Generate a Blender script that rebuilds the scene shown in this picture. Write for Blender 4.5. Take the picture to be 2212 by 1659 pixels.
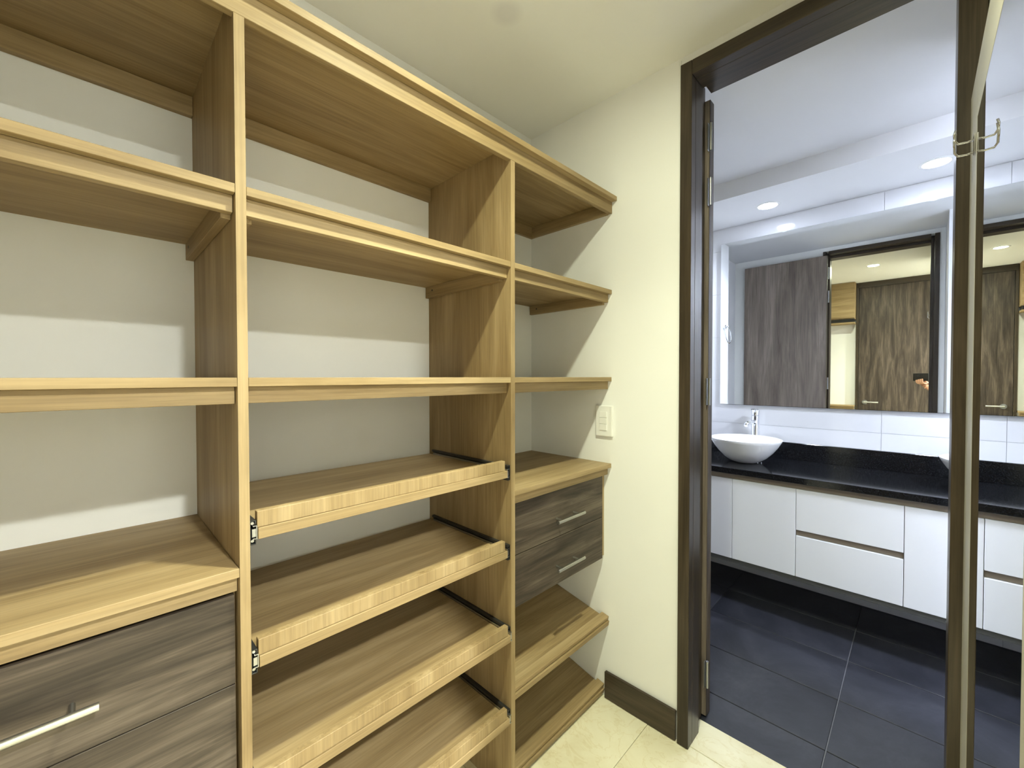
import bpy, bmesh, math, random
from mathutils import Vector, Matrix
random.seed(4)
S = bpy.context.scene
for o in list(bpy.data.objects):
    bpy.data.objects.remove(o)
COL = S.collection

# ------------------------------------------------------------------ camera
CAM_H = 1.295
YAW, PITCH, ROLL, FPX = math.radians(44.5), math.radians(-0.95), math.radians(-0.05), 893.05
cy_, sy_, cp_, sp_ = math.cos(YAW), math.sin(YAW), math.cos(PITCH), math.sin(PITCH)
FWD = Vector((cy_*cp_, sy_*cp_, sp_)); RGT = Vector((sy_, -cy_, 0)); UPV = RGT.cross(FWD)
RG2 = RGT*math.cos(ROLL) + UPV*math.sin(ROLL); UP2 = UPV*math.cos(ROLL) - RGT*math.sin(ROLL)
cd = bpy.data.cameras.new('camera'); cam = bpy.data.objects.new('camera', cd); COL.objects.link(cam)
cd.sensor_width = 36; cd.lens = 36*FPX/2212; cd.clip_start = 0.004
Mx = Matrix((RG2, UP2, -FWD)).transposed().to_4x4(); Mx.translation = (0, 0, CAM_H)
cam.matrix_world = Mx
S.camera = cam

# ------------------------------------------------------------------ light
W = bpy.data.worlds.new('world'); S.world = W; W.use_nodes = True
W.node_tree.nodes['Background'].inputs[0].default_value = (0.9, 0.95, 1, 1)
W.node_tree.nodes['Background'].inputs[1].default_value = 0.0
S.view_settings.view_transform = 'Standard'; S.view_settings.look = 'None'
S.view_settings.gamma = 1; S.view_settings.use_curve_mapping = False
S.view_settings.exposure = 1.22
# lens radiance, beam power in watts, colour of each kind of downlight
L_CLOSET, P_CLOSET, C_CLOSET = 345, 46, (0.95, 1.0, 0.74)
L_HALL, P_HALL, C_HALL = 700, 175, (0.95, 0.99, 0.92)
L_BATH, P_BATH, C_BATH = 24, 17, (0.76, 0.84, 1.0)
L_FILL, P_FILL = 112, 28  # extra bathroom lamp out of view, added for fill

# ------------------------------------------------------------------ measures (metres, camera above the origin)
E = 1.4495          # closet face of the end wall with the doorway
YA, YF = 1.2964, 0.8685   # wall behind the shelves, front of the uprights
XD = -0.352         # wall behind the photographer
YC = -0.080         # wall with the tall mirror
H = 2.4
X1L, X1R, X2L, X2R = 0.1835, 0.2, 0.8798, 0.8965
XB = 1.60           # bathroom face of the end wall
M = 3.04            # wall behind the vanity
VF = 2.52           # vanity fronts

# ------------------------------------------------------------------ materials
MATS = {}
def nodes(name):
    m = bpy.data.materials.new(name); m.use_nodes = True
    nt = m.node_tree; b = nt.nodes['Principled BSDF']
    MATS[name] = m
    return m, nt, b
def plain(name, col, rough=.5, metal=0, spec=.5, coat=0):
    m, nt, b = nodes(name)
    b.inputs['Base Color'].default_value = (*col, 1); b.inputs['Roughness'].default_value = rough
    b.inputs['Metallic'].default_value = metal; b.inputs['Specular IOR Level'].default_value = spec
    b.inputs['Coat Weight'].default_value = coat
    return m
def coord(nt, scale, rnd=True):
    tc = nt.nodes.new('ShaderNodeTexCoord'); mp = nt.nodes.new('ShaderNodeMapping')
    mp.inputs['Scale'].default_value = scale
    if rnd:
        oi = nt.nodes.new('ShaderNodeObjectInfo'); mu = nt.nodes.new('ShaderNodeMath'); mu.operation = 'MULTIPLY'
        mu.inputs[1].default_value = 13.0; nt.links.new(oi.outputs['Random'], mu.inputs[0])
        ad = nt.nodes.new('ShaderNodeVectorMath'); ad.operation = 'ADD'
        nt.links.new(tc.outputs['Object'], ad.inputs[0]); nt.links.new(mu.outputs[0], ad.inputs[1])
        nt.links.new(ad.outputs[0], mp.inputs['Vector'])
    else:
        nt.links.new(tc.outputs['Object'], mp.inputs['Vector'])
    return mp
def noise(nt, vec, scale, detail=4, rough=.6, dist=0):
    n = nt.nodes.new('ShaderNodeTexNoise'); n.inputs['Scale'].default_value = scale
    n.inputs['Detail'].default_value = detail; n.inputs['Roughness'].default_value = rough
    n.inputs['Distortion'].default_value = dist
    nt.links.new(vec.outputs[0], n.inputs['Vector']); return n
def ramp(nt, src, stops):
    r = nt.nodes.new('ShaderNodeValToRGB'); nt.links.new(src, r.inputs['Fac'])
    el = r.color_ramp.elements
    while len(el) < len(stops): el.new(.5)
    for e, (p, c) in zip(el, stops): e.position = p; e.color = (*c, 1)
    return r
def mixc(nt, fac, a, b, mode='MULTIPLY'):
    m = nt.nodes.new('ShaderNodeMix'); m.data_type = 'RGBA'; m.blend_type = mode
    if isinstance(fac, float): m.inputs[0].default_value = fac
    else: nt.links.new(fac, m.inputs[0])
    nt.links.new(a, m.inputs[6]); nt.links.new(b, m.inputs[7]); return m.outputs[2]
def bump(nt, b, src, s, d=.002):
    bp = nt.nodes.new('ShaderNodeBump'); bp.inputs['Strength'].default_value = s; bp.inputs['Distance'].default_value = d
    nt.links.new(src, bp.inputs['Height']); nt.links.new(bp.outputs[0], b.inputs['Normal'])
def wood(name, axis, lo, mid, hi, fine=(.72, 1.0), rough=.5, big=1.0, contrast=1.0):
    m, nt, b = nodes(name)
    def sc(l, t): return tuple(l if 'xyz'[i] == axis else t for i in range(3))
    v1 = coord(nt, sc(.9*big, 9*big)); n1 = noise(nt, v1, 1.6, 5, .62, .6)
    r1 = ramp(nt, n1.outputs['Fac'], [(.5-.22/contrast, lo), (.5, mid), (.5+.2/contrast, hi)])
    v2 = coord(nt, sc(3, 130)); n2 = noise(nt, v2, 1.5, 3, .6)
    r2 = ramp(nt, n2.outputs['Fac'], [(.34, (fine[0],)*3), (.62, (fine[1],)*3)])
    c = mixc(nt, 1.0, r1.outputs[0], r2.outputs[0])
    nt.links.new(c, b.inputs['Base Color'])
    b.inputs['Roughness'].default_value = rough; b.inputs['Specular IOR Level'].default_value = .35
    bump(nt, b, n2.outputs['Fac'], .12, .001)
    return m
OAK = dict(lo=(.235, .155, .068), mid=(.345, .243, .118), hi=(.45, .33, .175))
for ax in 'xyz':
    wood('oak_'+ax, ax, **OAK, fine=(.80, 1.0), rough=.52)
    wood('walnut_'+ax, ax, (.034, .0245, .0175), (.078, .058, .042), (.150, .116, .086), fine=(.62, 1.0), rough=.5, big=1.7, contrast=1.2)
    wood('wenge_'+ax, ax, (.034, .025, .016), (.060, .044, .028), (.096, .072, .046), fine=(.7, 1.0), rough=.32)
wood('panel_wood', 'z', (.12, .093, .073), (.225, .180, .143), (.34, .28, .23), fine=(.7, 1.0), rough=.5, big=.8)

def paint(name, col, rough=.7, stain=None):
    m, nt, b = nodes(name)
    v = coord(nt, (1, 1, 1), False); n = noise(nt, v, 2.2, 3, .5)
    r = ramp(nt, n.outputs['Fac'], [(.3, tuple(c*.965 for c in col)), (.7, col)])
    out = r.outputs[0]
    if stain:
        tc = nt.nodes.new('ShaderNodeTexCoord'); d = nt.nodes.new('ShaderNodeVectorMath'); d.operation = 'DISTANCE'
        d.inputs[1].default_value = stain[:3]; nt.links.new(tc.outputs['Object'], d.inputs[0])
        k = ramp(nt, d.outputs['Value'], [(stain[3]*.45, (.90, .89, .91)), (stain[3], (1, 1, 1))])
        out = mixc(nt, 1.0, out, k.outputs[0])
    nt.links.new(out, b.inputs['Base Color']); b.inputs['Roughness'].default_value = rough
    b.inputs['Specular IOR Level'].default_value = .3
    n2 = noise(nt, v, 260, 2, .5); bump(nt, b, n2.outputs['Fac'], .05, .001)
    return m
paint('wall_paint', (.89, .885, .85))
paint('ceiling_paint', (.91, .905, .86), stain=(.898, .903, H, .055))
paint('bath_paint', (.80, .80, .81))
plain('frame_cream', (.46, .43, .34), .45)
def marble():
    m, nt, b = nodes('cream_marble')
    v = coord(nt, (1, 1, 1)); n = noise(nt, v, 3.0, 6, .6, 1.4)
    r = ramp(nt, n.outputs['Fac'], [(.3, (.70, .62, .41)), (.52, (.80, .74, .54)), (.72, (.86, .81, .63))])
    n2 = noise(nt, v, 6, 4, .6, 2.5)
    r2 = ramp(nt, n2.outputs['Fac'], [(.47, (1, 1, 1)), (.5, (.93, .90, .83)), (.53, (1, 1, 1))])
    nt.links.new(mixc(nt, 1.0, r.outputs[0], r2.outputs[0]), b.inputs['Base Color'])
    b.inputs['Roughness'].default_value = .22
marble()
def slate():
    m, nt, b = nodes('slate_tile')
    v = coord(nt, (1, 1, 1)); n = noise(nt, v, 3.2, 9, .72, .6)
    r = ramp(nt, n.outputs['Fac'], [(.28, (.012, .013, .018)), (.5, (.027, .028, .037)), (.75, (.054, .055, .068))])
    nt.links.new(r.outputs[0], b.inputs['Base Color']); b.inputs['Roughness'].default_value = .48
    n2 = noise(nt, v, 40, 4, .6); bump(nt, b, n2.outputs['Fac'], .15, .002)
slate()
def granite():
    m, nt, b = nodes('black_granite')
    v = coord(nt, (1, 1, 1)); n = noise(nt, v, 220, 3, .6)
    r = ramp(nt, n.outputs['Fac'], [(.45, (.004, .004, .005)), (.75, (.016, .018, .020))])
    nt.links.new(r.outputs[0], b.inputs['Base Color']); b.inputs['Roughness'].default_value = .10; b.inputs['Specular IOR Level'].default_value = .38
granite()
plain('grout_cream', (.55, .50, .36), .9); plain('grout_dark', (.19, .19, .215), .9); plain('grout_white', (.70, .705, .72), .9)
plain('white_tile', (.74, .745, .765), .09, spec=.6)
plain('white_lacquer', (.82, .825, .84), .30)
plain('ceramic', (.86, .86, .86), .06, spec=.6)
plain('chrome', (.80, .81, .83), .07, 1)
plain('steel', (.46, .455, .43), .32, 1)
plain('dark_steel', (.055, .055, .055), .35, .6)
plain('zinc', (.45, .45, .44), .35, 1)
plain('mirror_glass', (.90, .92, .915), .0, 1)
plain('mirror_edge', (.40, .43, .44), .2, .4)
plain('dark_edge', (.02, .02, .02), .4)
plain('switch_plastic', (.86, .85, .80), .35)
plain('white_plastic', (.80, .80, .79), .4)
plain('black_plastic', (.012, .012, .013), .3); plain('black_glass', (.01, .01, .012), .05)
plain('skin', (.55, .30, .19), .5); plain('nail', (.66, .40, .32), .35); plain('sleeve', (.03, .03, .035), .85)
def emit(name, col, st):
    m = bpy.data.materials.new(name); m.use_nodes = True; nt = m.node_tree; nt.nodes.clear()
    e = nt.nodes.new('ShaderNodeEmission'); e.inputs[0].default_value = (*col, 1); e.inputs[1].default_value = st
    o = nt.nodes.new('ShaderNodeOutputMaterial'); nt.links.new(e.outputs[0], o.inputs[0]); MATS[name] = m
emit('lamp_closet', C_CLOSET, L_CLOSET); emit('lamp_hall', C_HALL, L_HALL); emit('lamp_bath', C_BATH, L_BATH); emit('lamp_fill', C_BATH, L_FILL)

# ------------------------------------------------------------------ helpers
def link(name, me, mat, parent=None, loc=(0, 0, 0)):
    me.materials.append(MATS[mat]); o = bpy.data.objects.new(name, me); COL.objects.link(o)
    if parent is not None:
        o.parent = parent
        q = parent; off = Vector((0, 0, 0))
        while q: off += q.location; q = q.parent
        o.location = Vector(loc)-off
    else: o.location = loc
    return o
def tag(o, label=None, cat=None, group=None, kind=None):
    if label: o['label'] = label
    if cat: o['category'] = cat
    if group: o['group'] = group
    if kind: o['kind'] = kind
    return o
def thing(name, loc, label, cat, group=None):
    o = bpy.data.objects.new(name, None); COL.objects.link(o); o.location = loc; o.empty_display_size = .05
    return tag(o, label, cat, group)
def fin(bm, name, smooth=False):
    me = bpy.data.meshes.new(name); bmesh.ops.recalc_face_normals(bm, faces=bm.faces[:])
    if smooth:
        for f in bm.faces: f.smooth = True
    bm.to_mesh(me); bm.free(); return me
def bm_box(bm, a, b, bev=0, seg=1):
    c = [(a[i]+b[i])/2 for i in range(3)]; s = [abs(b[i]-a[i]) for i in range(3)]
    r = bmesh.ops.create_cube(bm, size=1); v = r['verts']
    for q in v: q.co = Vector((q.co.x*s[0]+c[0], q.co.y*s[1]+c[1], q.co.z*s[2]+c[2]))
    if bev:
        ed = list({e for q in v for e in q.link_edges})
        bmesh.ops.bevel(bm, geom=ed, offset=min(bev, min(s)*.45), segments=seg, affect='EDGES', profile=.5)
def box(name, a, b, mat, parent=None, bev=.0008, seg=1):
    """one board from corner a to corner b (world)"""
    c = Vector([(a[i]+b[i])/2 for i in range(3)])
    bm = bmesh.new(); bm_box(bm, Vector(a)-c, Vector(b)-c, bev, seg)
    return link(name, fin(bm, name), mat, parent, c)
def boxes(name, lst, mat, parent=None, bev=0):
    bm = bmesh.new()
    for a, b in lst: bm_box(bm, a, b, bev)
    return link(name, fin(bm, name), mat, parent)
def bm_cyl(bm, p, q, r, n=16, r2=None, cap=True):
    p, q = Vector(p), Vector(q); d = q-p
    mt = d.to_track_quat('Z', 'Y').to_matrix().to_4x4(); mt.translation = (p+q)/2
    bmesh.ops.create_cone(bm, cap_ends=cap, segments=n, radius1=r, radius2=r if r2 is None else r2, depth=d.length, matrix=mt)
def smooth_by_angle(o, ang=40):
    for f in o.data.polygons: f.use_smooth = True
    o.data.set_sharp_from_angle(angle=math.radians(ang))
def cyls(name, lst, mat, parent=None, n=16):
    bm = bmesh.new()
    for t in lst: bm_cyl(bm, t[0], t[1], t[2], n, t[3] if len(t) > 3 else None)
    o = link(name, fin(bm, name), mat, parent); smooth_by_angle(o); return o
def lathe(name, prof, mat, parent, loc, n=48):
    bm = bmesh.new(); rings = []
    for r, z in prof:
        if r < 1e-5: rings.append([bm.verts.new((0, 0, z))])
        else: rings.append([bm.verts.new((r*math.cos(2*math.pi*k/n), r*math.sin(2*math.pi*k/n), z)) for k in range(n)])
    for A, B in zip(rings, rings[1:]):
        for k in range(n):
            k2 = (k+1) % n
            if len(A) == 1 and len(B) == 1: continue
            if len(A) == 1: bm.faces.new((A[0], B[k], B[k2]))
            elif len(B) == 1: bm.faces.new((A[k], B[0], A[k2]))
            else: bm.faces.new((A[k], B[k], B[k2], A[k2]))
    o = link(name, fin(bm, name), mat, parent, loc); smooth_by_angle(o, 50); return o
def tube(name, pts, r, mat, parent=None, n=10, closed=False):
    bm = bmesh.new(); P = [Vector(p) for p in pts]; rings = []; N = len(P)
    up = Vector((.31, .17, .93)).normalized()
    for i in range(N):
        if closed: d = P[(i+1) % N]-P[i-1]
        else: d = P[min(i+1, N-1)]-P[max(i-1, 0)]
        d.normalize(); a = d.cross(up).normalized(); b = a.cross(d)
        rings.append([bm.verts.new(P[i]+(a*math.cos(2*math.pi*k/n)+b*math.sin(2*math.pi*k/n))*r) for k in range(n)])
    for i in range(N if closed else N-1):
        A, B = rings[i], rings[(i+1) % N]
        for k in range(n): bm.faces.new((A[k], A[(k+1) % n], B[(k+1) % n], B[k]))
    if not closed: bm.faces.new(rings[0]); bm.faces.new(rings[-1])
    return link(name, fin(bm, name, True), mat, parent)
def struct(o): o['kind'] = 'structure'; return o

# ------------------------------------------------------------------ structure: closet shell
struct(boxes('wall_back', [((XD-.15, YA, 0), (1.6, YA+.12, H))], 'wall_paint'))
struct(boxes('wall_end', [((E, .595, 0), (XB, YA, H)), ((E, -.105, 2.368), (XB, .595, H)), ((E, -2.3, 0), (XB, -.105, H))], 'wall_paint'))
struct(boxes('wall_front', [((XD-.12, -.09, 0), (XD, YA, H))], 'wall_paint'))
# wall with the tall mirror: dark wood cladding beside an open passage
struct(boxes('wall_right', [((.52, YC-.12, 0), (E, YC-.032, H)), ((XD-.12, YC-.12, 0), (-.34, YC, H)), ((-.34, YC-.12, 2.37), (.52, YC-.032, H))], 'wenge_z'))
struct(boxes('ceiling', [((XD-.3, -1.95, H), (XB, YA+.1, H+.08))], 'ceiling_paint'))
# passage outside the closet
struct(boxes('wall_passage', [((-.9, -1.95, 0), (E, -1.87, H)), ((-.98, -1.95, 0), (-.9, YC-.12, H)), ((-.9, YC-.12, 0), (XD-.12, YC-.02, H))], 'wall_paint'))
fl = struct(boxes('floor', [((-.98, -1.95, -.06), (XB, YA+.1, -.006))], 'grout_cream'))
G = .0007
ys = [-1.9, -1.294, -.694, -.09, .106, .706, YA]; xs = [-.9, -.345, .255, .855, 1.455]
for i in range(len(xs)-1):
    for j in range(len(ys)-1):
        box('floor_tile', (xs[i]+G, ys[j]+G, -.008), (xs[i+1]-G, ys[j+1]-G, 0), 'cream_marble', fl, .0006)
box('threshold_tile', (1.455+G, -.105, -.008), (1.598, .595, .001), 'cream_marble', fl, .0006)
b = struct(box('baseboard_end', (E-.014, .602, 0.001), (E-.0002, YF+.022, .108), 'wenge_y', None, .002))
# plaster bead beside the door frame
box_b = struct(box('trim_2', (E-.006, .5965, .109), (E-.0002, .603, 2.39), 'wall_paint', None, .001))

# door frame (dark wood) between closet and bathroom
t = struct(bpy.data.objects.new('trim_1', None)); COL.objects.link(t); t.location = (1.52, .245, 0)
def jamb(sgn, y_in, y_out):
    a, b_ = sorted((y_in, y_out)); st = y_in+sgn*.02
    c, d = sorted((st, y_out))
    box('casing', (E-.016, a, .0015), (E+.02, b_, 2.366), 'wenge_z', t, .0015)
    box('jamb', (E+.0205, a, .0015), (1.532, b_, 2.366), 'wenge_z', t, .001)
    box('rebate', (1.5325, c, .0015), (XB+.012, d, 2.366), 'wenge_z', t, .001)
jamb(1, .556, .595); jamb(-1, -.058, -.105)
box('head_casing', (E-.016, -.0575, 2.318), (E+.02, .5555, 2.366), 'wenge_y', t, .0015)
box('head_jamb', (E+.0205, -.0575, 2.318), (1.532, .5555, 2.366), 'wenge_y', t, .001)
box('head_rebate', (1.5325, -.0575, 2.338), (XB+.012, .5555, 2.366), 'wenge_y', t, .001)

# ------------------------------------------------------------------ structure: bathroom shell
struct(boxes('wall_bathroom_left', [((XB, 1.29, 0), (2.55, 1.42, H)), ((2.55, 1.06, 0), (M, 1.42, H))], 'white_lacquer' if 0 else 'bath_paint'))
struct(boxes('wall_bathroom_right', [((2.55, -2.2, 0), (M, -.575, H)), ((XB, -.30, 0), (2.05, -.135, H)), ((XB, -2.3, 0), (M, -2.2, H)), ((XB, -2.2, 0), (XB+.02, -.30, H))], 'bath_paint'))
struct(boxes('ceiling_bathroom', [((XB, -2.3, H), (M+.1, 1.42, H+.08)), ((2.54, -.575, 2.305), (M, 1.06, H))], 'bath_paint'))
wb = struct(boxes('wall_bathroom_back', [((M+.008, -.70, 0), (M+.1, 1.42, H))], 'grout_white'))
zrow = [0, .40, .693, .985, 1.276, 1.567, 1.861, 2.155, 2.3045]
ycol = [-.575, .142, 1.0595]
for i in range(len(zrow)-1):
    for j in range(len(ycol)-1):
        box('wall_tile', (M, ycol[j]+.0006, zrow[i]+.0006), (M+.0078, ycol[j+1]-.0006, zrow[i+1]-.0006), 'white_tile', wb, .0004)
fb = struct(boxes('floor_bathroom', [((XB-.001, -2.3, -.06), (M+.1, 1.42, -.008))], 'grout_dark'))
fx = [1.599, 1.770, 2.086, 2.402, 2.718, M]; fy = [-2.2, -1.585, -.985, -.385, .215, .815, 1.29]
for i in range(len(fx)-1):
    for j in range(len(fy)-1):
        y1 = min(fy[j+1], 1.06 if fx[i] > 2.5 else 9)
        if fy[j+1] < -.4 and fx[i] > 2.5: continue
        box('floor_tile', (fx[i]+.002, fy[j]+.002, -.010), (fx[i+1]-.002, y1-.002, -.002), 'slate_tile', fb, .001)

# ------------------------------------------------------------------ bathroom door leaf, folded back on the bathroom side
d1 = struct(bpy.data.objects.new('door_1', None)); COL.objects.link(d1); d1.location = (1.64, .88, 0)
box('leaf', (1.618, .5615, .008), (1.656, 1.19, 2.322), 'panel_wood', d1, .0015)
box('edge_band', (1.617, .560, .008), (1.657, .5612, 2.322), 'walnut_z', d1, .0004)
for z in (.125, 1.19, 1.93, 2.13):
    hg = box('hinge', (1.600, .5615, z), (1.6175, .5635, z+.1), 'zinc', d1, .0004)
    cyls('hinge_knuckle', [((1.611, .5545, z+.0), (1.611, .5545, z+.1), .0055)], 'zinc', hg, 12)
hd = cyls('door_handle', [((1.656, 1.13, 1.0), (1.700, 1.13, 1.0), .009), ((1.698, 1.135, 1.0), (1.698, 1.01, 1.0), .008)], 'steel', d1)
cyls('handle_rose', [((1.656, 1.13, 1.0), (1.663, 1.13, 1.0), .025)], 'steel', hd, 24)

# ------------------------------------------------------------------ closet: shelving unit
un = thing('closet_shelving', (.55, 1.08, 0), 'light oak open closet shelving with two tall uprights along the white wall', 'shelving')
BY = YA-.001
TB = 1.9840          # underside of the top board
def upright(a, b_):
    # full-height side board, notched at the front for the lip of the top shelf
    prof = [(YF, .001), (BY, .001), (BY, TB-.0002), (YF+.0163, TB-.0002), (YF+.0163, 1.9395), (YF, 1.9395)]
    c = Vector(((a+b_)/2, 1.08, 1.0)); bm = bmesh.new()
    A = [bm.verts.new(Vector((a, y, z))-c) for y, z in prof]; B = [bm.verts.new(Vector((b_, y, z))-c) for y, z in prof]
    bm.faces.new(A); bm.faces.new(B[::-1])
    for k in range(6): bm.faces.new((A[k], A[(k+1) % 6], B[(k+1) % 6], B[k]))
    link('upright', fin(bm, 'upright'), 'oak_z', un, c)
for a, b_ in ((X1L, X1R), (X2L, X2R), (XD+.001, XD+.017)): upright(a, b_)
XL = XD+.001
ts = box('top_shelf', (XL, YF-.021, TB), (E-.001, BY, 2.0005), 'oak_x', un)
box('shelf_lip', (XL, YF, 1.9398), (E-.001, YF+.016, TB-.0002), 'oak_x', ts)
bays = [(XD+.0175, X1L-.0004), (X1R+.0004, X2L-.0004), (X2R+.0004, E-.001)]
for i, (a, b_) in enumerate(bays):
    box('back_rail', (a, BY-.016, 1.9375), (b_, BY, TB-.0002), 'oak_x', ts)
    for zt in (1.6395, 1.2945):
        sh = box('shelf', (a, YF+.0003, zt-.0163), (b_, BY, zt), 'oak_x', un)
        box('shelf_lip', (a+.0008, YF+.016, zt-.0475), (b_-.0008, YF+.032, zt-.0165), 'oak_x', sh)
        for s, x in ((0, a), (1, b_)):
            x0, x1 = (x+.0002, x+.0162) if s == 0 else (x-.0162, x-.0002)
            bt = box('batten', (x0, YF+.034, zt-(.0555 if zt > 1.5 else .0450)), (x1, BY-.003, zt-.0165), 'oak_y', sh)
            xf = x1 if s == 0 else x0; dd = -.0006 if s else .0006
            cyls('screw', [((xf-dd, BY-.045, zt-.032), (xf+dd, BY-.045, zt-.032), .0035)], 'dark_edge', sh, 10)
box('side_rail', (E-.017, YF+.0165, 1.9375), (E-.001, BY-.0165, TB-.0002), 'oak_y', ts)

# slanted shoe shelves under the small drawer chest
def slanted(z_front, y_front, ang, length):
    c, s_ = math.cos(ang), math.sin(ang)
    a, b_ = X2R+.0006, E-.0012
    def rb(name, u0, u1, w0, w1, mat, parent):
        bm = bmesh.new(); mid = Vector(((a+b_)/2, y_front, z_front))
        bm_box(bm, Vector((a-mid.x, u0, w0)), Vector((b_-mid.x, u1, w1)), .0008)
        for v in bm.verts: v.co = Vector((v.co.x, v.co.y*c-v.co.z*s_, v.co.y*s_+v.co.z*c))
        return link(name, fin(bm, name), mat, parent, mid)
    p = rb('slanted_shelf', .018, length, 0, .016, 'oak_x', un)
    rb('front_edge', 0, .0178, -.006, .014, 'oak_x', p)
    rb('shoe_stop', .006, .0385, .0165, .031, 'oak_x', p)
    return p
slanted(.301, .878, math.radians(11.5), .405)
slanted(.016, .899, math.radians(13), .39)
box('plinth', (X2R+.0006, .912, .001), (E-.0012, .928, .014), 'oak_x', un)

# ------------------------------------------------------------------ closet: drawer chests
def bar_handle(parent, xa, xb, z, yfront, r=.006, post=.028):
    yb = yfront-.030
    h = cyls('handle', [((xa, yb, z), (xb, yb, z), r)], 'steel', parent, 20)
    h['label'] = 'brushed steel bar handle'
    for x in (xa+post, xb-post): cyls('handle_post', [((x, yb+r*.6, z), (x, yfront-.0002, z), .0042)], 'steel', parent, 12)
    return h
def chest(x0, x1, drawers, zb, label, yd, hx, side, hz):
    t_ = thing('drawer_chest', ((x0+x1)/2, 1.09, zb), label, 'drawers')
    top = box('desk_top', (x0, YF+.0003, .9340), (x1, BY, .9505), 'oak_x', t_)
    box('apron', (x0+.0006, YF+.016, .9045), (x1-.0006, YF+.032, .9338), 'oak_x', t_)
    sx0, sx1 = x0+.0006, x1-.0006
    box('side_panel', (sx1-.014, YF+.033, zb), (sx1, BY-.003, .9043), 'oak_z', t_)
    box('side_panel', (sx0, YF+.033, zb), (sx0+.012, BY-.003, .9043), 'oak_z', t_)
    box('back_panel', (sx0+.0125, BY-.02, zb+.02), (sx1-.0145, BY-.006, .90), 'oak_x', t_)
    box('bottom_panel', (sx0+.0125, yd+.0187, zb+.001), (sx1-.0145, BY-.021, zb+.015), 'oak_x', t_)
    for k, (zt, zbt) in enumerate(drawers):
        d = box('drawer', (x0+side[0], yd, zbt), (x1-side[1], yd+.018, zt), 'walnut_x', t_, .0006)
        d['label'] = 'dark walnut drawer front'
        box('drawer_box', (x0+.03, yd+.0185, zbt+.026), (x1-.03, BY-.06, zt-.03), 'oak_x', d)
        bar_handle(d, hx[0], hx[1], (zt+zbt)/2-hz, yd)
    return t_
chest(X2R+.0004, E-.001, [(.8985, .7350), (.7325, .567)], .574, 'small chest of two dark walnut drawers under an oak top below the light switch', YF+.030, (1.108, 1.264), (.004, .0165), .018)
chest(XD+.0175, X1L-.0004, [(.8980, .7348), (.7330, .39), (.387, .05)], 0.002, 'wide floor-standing chest of dark walnut drawers under a deep oak desk top', YF+.018, (-.155, .002), (.003, .0045), .006)

# ------------------------------------------------------------------ closet: pull-out trays in the middle bay
words = ['topmost', 'second from the top', 'third from the top', 'lowest']
def tray(zb, pull, k):
    y0 = YF-pull
    t_ = thing('pull_out_tray', ((X1R+X2L)/2, y0+.2, zb), f'oak pull-out shoe tray in the middle bay, {words[k]} of the four', 'tray', 'pull-out trays in the middle bay')
    xa, xb = X1R+.0135, X2L-.0135
    bd = box('tray_board', (xa, y0+.001, zb), (xb, BY-.02-pull, zb+.021), 'oak_x', t_)
    st = box('front_stop', (xa-.001, y0+.004, zb+.0215), (xb-.008, y0+.019, zb+.0515), 'oak_z', t_)
    for s, (x0, x1) in enumerate(((X1R+.0006, X1R+.0128), (X2L-.0128, X2L-.0006))):
        ya, yb = YF+.004, BY-.03
        zc = zb+.0135; hh = .0225
        wx = x0 if s == 0 else x1; sg = 1 if s == 0 else -1
        bm = bmesh.new()     # outer C channel on the upright
        def bb(u0, u1, z0, z1, y_a, y_b):
            p, q = sorted((wx+sg*u0, wx+sg*u1)); bm_box(bm, (p, y_a, z0), (q, y_b, z1))
        bb(0, .0014, zc-hh, zc+hh, ya, yb); bb(.0014, .0100, zc+hh-.0014, zc+hh, ya, yb); bb(.0014, .0100, zc-hh, zc-hh+.0014, ya, yb)
        bb(.0086, .0100, zc+hh-.007, zc+hh-.0014, ya, yb); bb(.0086, .0100, zc-hh+.0014, zc-hh+.007, ya, yb)
        sl = link('slide_rail', fin(bm, 'slide_rail'), 'dark_steel', t_)
        bm = bmesh.new()     # inner member on the tray
        bb(.0104, .0118, zc-.0125, zc+.0125, y0+.003, yb-.01); bb(.0046, .0104, zc+.0111, zc+.0125, y0+.003, yb-.01); bb(.0046, .0104, zc-.0125, zc-.0111, y0+.003, yb-.01)
        link('slide_runner', fin(bm, 'slide_runner'), 'zinc', sl)
        bm = bmesh.new(); bb(.0040, .0102, zc-.009, zc+.006, y0+.006, y0+.014)
        link('slide_stop', fin(bm, 'slide_stop'), 'zinc', sl)
        for zz in (zc+.0165, zc-.0165): cyls('ball_race', [((wx+sg*.005, ya+.004, zz), (wx+sg*.005, ya+.05, zz), .0028)], 'steel', sl, 8)
    return t_
for k, (z, p) in enumerate(((.9945, 0.0), (.7540, 0.0), (.5050, .012), (.2520, .008))): tray(z, p, k)

# ------------------------------------------------------------------ light switch on the end wall
sw = thing('light_switch', (E, .898, 1.118), 'white rectangular light switch with three keys on the end wall', 'switch')
box('cover_plate', (E-.011, .8605, 1.0575), (E-.0003, .9365, 1.181), 'switch_plastic', sw, .003, 2)
for k in range(3): 
    z0 = 1.081+k*.0255
    box('key', (E-.0145, .883, z0+.0006), (E-.0112, .9165, z0+.0249), 'switch_plastic', sw, .001)

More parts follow.
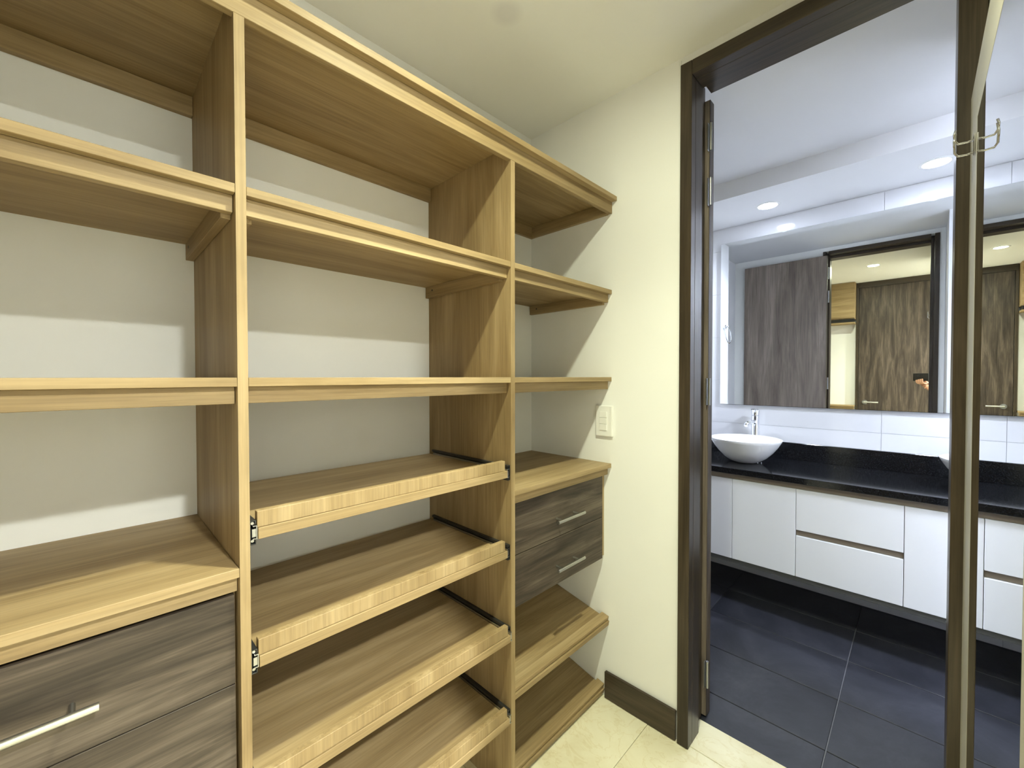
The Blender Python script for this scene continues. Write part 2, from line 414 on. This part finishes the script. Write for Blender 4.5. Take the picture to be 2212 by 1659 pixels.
# ------------------------------------------------------------------ tall framed mirror and coat hook beside the doorway
tm = thing('tall_mirror', (1.06, YC-.016, 0), 'tall mirror panel in a wide cream frame beside the dark door frame', 'mirror')
x0, x1, m0, m1, zt, mt = .555, 1.432, .677, 1.270, 1.936, 1.824
box('stile', (m1, YC-.031, .02), (x1, YC, zt), 'frame_cream', tm, .002)
box('stile', (x0, YC-.031, .02), (m0, YC, zt), 'frame_cream', tm, .002)
box('rail', (m0+.0003, YC-.031, mt), (m1-.0003, YC, zt), 'frame_cream', tm, .002)
box('rail', (m0+.0003, YC-.031, .02), (m1-.0003, YC, .14), 'frame_cream', tm, .002)
box('backing', (m0+.001, YC-.030, .141), (m1-.001, YC-.006, mt-.001), 'dark_edge', tm, 0)
g = box('mirror_glass', (m0+.0006, YC-.0058, .1406), (m1-.0006, YC-.0002, mt-.0006), 'mirror_glass', tm, 0)
g['label'] = 'mirror glass'
hk = thing('coat_hook', (1.300, YC, 1.785), 'chrome double wire coat hook on the frame of the tall mirror', 'hook')
box('back_plate', (1.288, YC+.0003, 1.762), (1.312, YC+.003, 1.800), 'chrome', hk, .0008)
for dz in (0, -.026):
    tube('prong', [(1.300, YC+.003, 1.791+dz), (1.300, YC+.012, 1.789+dz), (1.300, YC+.025, 1.790+dz), (1.300, YC+.030, 1.798+dz), (1.300, YC+.031, 1.812+dz*.6), (1.300, YC+.029, 1.820+dz*.3)], .0022, 'chrome', hk)

# ------------------------------------------------------------------ vanity
va = thing('vanity_cabinet', (2.77, .245, .265), 'white wall-hung vanity cabinet with handle-free doors and two drawers under a black counter', 'cabinet')
v0, v1 = -.56, 1.038
body = boxes('carcass', [((VF+.0202, v0, .272), (M-.003, v1, .7520))], 'panel_wood', va)
for a, b_ in ((.741, v1), (.441, .739), (-.262, .0365), (v0, -.264)):
    box('door', (VF, a, .272), (VF+.0195, b_, .7215), 'white_lacquer', va, .0012)
plain('rail_brown', (.21, .168, .125), .5); plain('base_grey', (.075, .075, .068), .5)
bottom = box('bottom_panel', (VF+.004, v0, .248), (M-.003, v1, .2715), 'base_grey', va)
box('finger_rail', (VF+.004, v0, .7225), (VF+.0195, v1, .7520), 'rail_brown', va)
box('finger_rail', (VF+.012, .0385, .4832), (VF+.0195, .439, .5118), 'rail_brown', va)
for z0, z1 in ((.272, .4825), (.5125, .7215)):
    box('drawer', (VF, .0385, z0), (VF+.0195, .439, z1), 'white_lacquer', va, .0012)
ct = thing('countertop', (2.77, .245, .7525), 'polished black granite countertop with a low black backsplash', 'countertop')
box('slab', (2.50, v0-.008, .7525), (M-.002, 1.058, .785), 'black_granite', ct, .002)
box('backsplash', (M-.022, v0-.008, .7855), (M-.002, 1.058, .889), 'black_granite', ct, .0015)
def basin(y, label):
    t_ = thing('vessel_basin', (2.750, y, .7853), label, 'basin', 'vessel basins on the black counter')
    prof = [(0, 0), (.055, 0), (.062, .002), (.085, .012), (.115, .034), (.145, .066), (.168, .098), (.184, .126), (.1905, .139), (.190, .1425), (.1865, .143), (.1835, .139), (.176, .124), (.158, .096), (.134, .066), (.104, .038), (.072, .021), (.030, .014), (0, .0135)]
    lathe('bowl', prof, 'ceramic', t_, (2.750, y, .7853), 64)
    lathe('drain', [(0, .0165), (.018, .0165), (.022, .0145), (.022, .0137)], 'chrome', t_, (2.750, y, .7853), 24)
basin(.738, 'round white ceramic vessel basin below the towel ring')
basin(-.262, 'round white ceramic vessel basin half hidden behind the dark door jamb')
def faucet(y, label):
    fxp = 2.976
    t_ = thing('basin_faucet', (fxp, y, .7853), label, 'faucet', 'tall chrome basin faucets')
    lathe('body', [(0, 0), (.026, 0), (.026, .006), (.0222, .010), (.0222, .262), (.020, .264), (0, .264)], 'chrome', t_, (fxp, y, .7853), 32)
    tube('spout', [(fxp-.012, y, 1.010), (fxp-.05, y, 1.014), (fxp-.10, y, 1.016), (fxp-.160, y, 1.014), (fxp-.190, y, 1.010), (fxp-.202, y, 1.001)], .0115, 'chrome', t_, 16)
    lathe('cap', [(0, .2645), (.0222, .2645), (.0222, .296), (.018, .300), (0, .300)], 'chrome', t_, (fxp, y, .7853), 32)
    box('lever', (fxp-.062, y-.012, 1.0856), (fxp+.018, y+.012, 1.0925), 'chrome', t_, .002, 2)
faucet(.741, 'tall chrome basin faucet with flat lever behind the fully visible basin')
faucet(-.262, 'tall chrome basin faucet behind the basin hidden by the door jamb')

wm = thing('vanity_mirror', (M-.012, .24, 1.11), 'large frameless mirror above the black vanity counter', 'mirror')
box('backing', (M-.0195, -.485, 1.120), (M-.0005, .958, 2.188), 'mirror_edge', wm, 0)
g = box('glass', (M-.0245, -.495, 1.110), (M-.0198, .968, 2.196), 'mirror_glass', wm, .002)
g['label'] = 'mirror glass'

# towel ring on the side wall of the alcove
tr = thing('towel_ring', (2.66, 1.06, 1.66), 'chrome towel ring on the white side wall seen in the vanity mirror', 'towel ring')
cyls('mount', [((2.66, 1.0598, 1.675), (2.66, 1.045, 1.675), .014), ((2.66, 1.045, 1.675), (2.66, 1.022, 1.675), .006)], 'chrome', tr, 20)
tube('ring', [(2.66+.062*math.sin(2*math.pi*k/40), 1.026+.006*math.cos(2*math.pi*k/40), 1.612+.062*math.cos(2*math.pi*k/40)) for k in range(40)], .0035, 'chrome', tr, 8, True)

# ------------------------------------------------------------------ ceiling downlights
def downlight(x, y, z, mat, r, label, watt, col, cone=150):
    t_ = thing('ceiling_downlight', (x, y, z), label, 'downlight')
    lathe('trim_ring', [(r, -.0006), (r+.002, -.004), (r+.012, -.003), (r+.016, -.0004)], 'white_plastic', t_, (x, y, z), 40)
    lathe('lens', [(0, -.0022), (r-.0005, -.0022), (r-.0005, -.0006), (0, -.0006)], mat, t_, (x, y, z), 40)
    ld = bpy.data.lights.new('beam', 'SPOT'); ld.energy = watt; ld.color = col; ld.spot_size = math.radians(cone); ld.spot_blend = 1.0; ld.shadow_soft_size = r*.8
    lo = bpy.data.objects.new('beam', ld); COL.objects.link(lo); lo.parent = t_; lo.location = (0, 0, -.012)
    return t_
downlight(.58, .33, H, 'lamp_closet', .042, 'round warm downlight in the closet ceiling seen in the vanity mirror', P_CLOSET, C_CLOSET, 116)
downlight(.30, -1.03, H, 'lamp_hall', .05, 'round downlight in the ceiling of the passage outside the closet', P_HALL, C_HALL)
downlight(2.807, .644, 2.305, 'lamp_bath', .048, 'round bright downlight in the lowered bathroom ceiling above the visible basin', P_BATH, C_BATH)
downlight(2.805, -.050, 2.305, 'lamp_bath', .048, 'round bright downlight in the lowered bathroom ceiling next to the dark jamb', P_BATH, C_BATH)
downlight(1.90, -1.0, H, 'lamp_fill', .16, 'unseen wide fill lamp added in the far part of the bathroom ceiling beyond the white partition', P_FILL, C_BATH, 170)  # added lamp, never in view, brightens the vanity fronts

# ------------------------------------------------------------------ things behind the camera that the vanity mirror shows
d2 = struct(bpy.data.objects.new('door_2', None)); COL.objects.link(d2); d2.location = (XD, .2, 0)
box('leaf', (XD+.0005, -.082, .006), (XD+.036, .505, 2.335), 'walnut_z', d2, .0015)
box('door_head', (XD+.0005, -.082, 2.338), (XD+.04, .53, 2.398), 'wenge_y', d2, .001)
box('door_jamb', (XD+.0005, .508, .006), (XD+.04, .53, 2.337), 'wenge_z', d2, .001)
hd = cyls('door_handle', [((XD+.036, .445, 1.0), (XD+.085, .445, 1.0), .009), ((XD+.083, .452, 1.0), (XD+.083, .325, 1.0), .008)], 'steel', d2)
cyls('handle_rose', [((XD+.0362, .445, 1.0), (XD+.043, .445, 1.0), .025)], 'steel', hd, 24)
wc = thing('wall_cabinet', (XD+.08, .69, 1.93), 'light oak upper cabinet hung from the ceiling beside the closet door', 'cabinet')
box('body', (XD+.001, .534, 1.975), (XD+.15, .842, 2.398), 'oak_z', wc)
box('door', (XD+.1505, .536, 1.985), (XD+.167, .840, 2.396), 'oak_y', wc)
box('painted_shadow_line', (XD+.001, .540, 1.935), (XD+.145, .838, 1.9745), 'black_plastic', wc)  # black strip stands in for the shadow line below the cabinet
box('bottom_board', (XD+.001, .534, 1.918), (XD+.167, .842, 1.9345), 'oak_y', wc)
wsf = thing('wall_shelf', (XD+.06, .69, .93), 'narrow light oak shelf on the wall beside the closet door', 'shelf')
box('board', (XD+.001, .534, .945), (XD+.13, .842, .961), 'oak_y', wsf)
box('lip', (XD+.10, .536, .905), (XD+.116, .840, .9448), 'oak_y', wsf)

# ------------------------------------------------------------------ the phone that takes the picture and the hand that holds it
def pt(r, u, f):     # right, up, forward from the lens
    return Vector((0, 0, CAM_H)) + RGT*r + Vector((0, 0, 1))*u + Vector((cy_, sy_, 0))*f
rot = Matrix((RGT, Vector((0, 0, 1)), -Vector((cy_, sy_, 0)))).transposed()
def obox(name, a, b, mat, parent, bev=.001, seg=2):
    bm = bmesh.new(); c = [(a[i]+b[i])/2 for i in range(3)]
    bm_box(bm, [a[i]-c[i] for i in range(3)], [b[i]-c[i] for i in range(3)], bev, seg)
    for v in bm.verts: v.co = rot @ v.co
    return link(name, fin(bm, name), mat, parent, pt(c[0], c[1], -c[2]))
ph = thing('phone', pt(.014, -.047, -.014), 'black phone held sideways by a hand, seen in the vanity mirror', 'phone')
obox('body', (-.066, -.044, .008), (.094, .036, .0170), 'black_plastic', ph, .0035, 3)
obox('screen', (-.062, -.040, .0171), (.090, .032, .0176), 'black_glass', ph, .0002)
obox('lens_island', (-.022, -.018, .0062), (.014, .018, .0079), 'black_glass', ph, .0006)
def skinned(name, chains, mat, parent, loc):
    """chains: list of [(point, radius), ...]; the first vertex of later chains is welded to the named index of the trunk"""
    vs, es, rs = [], [], []
    for root, ch in chains:
        prev = root
        for p, r in ch:
            vs.append(Vector(p)-Vector(loc)); rs.append(r); k = len(vs)-1
            if prev is not None: es.append((prev, k))
            prev = k
    me = bpy.data.meshes.new(name); me.from_pydata(vs, es, []); me.update()
    o = link(name, me, mat, parent, loc)
    md = o.modifiers.new('skin', 'SKIN'); md.use_smooth_shade = True
    for i, r in enumerate(rs):
        d = me.skin_vertices[0].data[i]; d.radius = (r, r)
    me.skin_vertices[0].data[0].use_root = True
    o.modifiers.new('sub', 'SUBSURF').levels = 2; o.modifiers['sub'].render_levels = 2
    return o
wr = pt(.085, -.150, -.085)
hand = thing('person', wr, 'bare hand of a person in a dark sleeve holding the black phone', 'person')
elbow = Vector((.02, -.46, .99))
ch = [(None, [(elbow, .043), ((elbow*2+wr)/3, .042), ((elbow+wr*2)/3, .034), (wr, .026), (pt(.060, -.112, -.058), .030), (pt(.035, -.078, -.040), .031)])]
# four fingers curl under the lower edge and up the far side of the phone, the thumb lies on the near side
for k, (r0, ln) in enumerate(((-.010, .9), (.010, 1.0), (.030, .97), (.050, .82))):
    ch.append((5 if k < 2 else 4, [(pt(r0+.004, -.070, -.030), .0098), (pt(r0, -.066, -.004), .0090), (pt(r0-.003, -.056, .006*ln), .0084), (pt(r0-.005, -.030 + .004*k, .004), .0074)]))
ch.append((4, [(pt(.050, -.082, -.062), .0125), (pt(.034, -.048, -.046), .0105), (pt(.018, -.022, -.0275), .0090), (pt(.008, -.006, -.0275), .0078)]))
body = skinned('hand', ch, 'skin', hand, wr)
sl = skinned('sleeve', [(None, [(elbow+Vector((-.03, -.10, .12)), .062), (elbow, .058), ((elbow*2+wr)/3, .054), ((elbow*.45+wr*.55), .047)])], 'sleeve', hand, elbow)
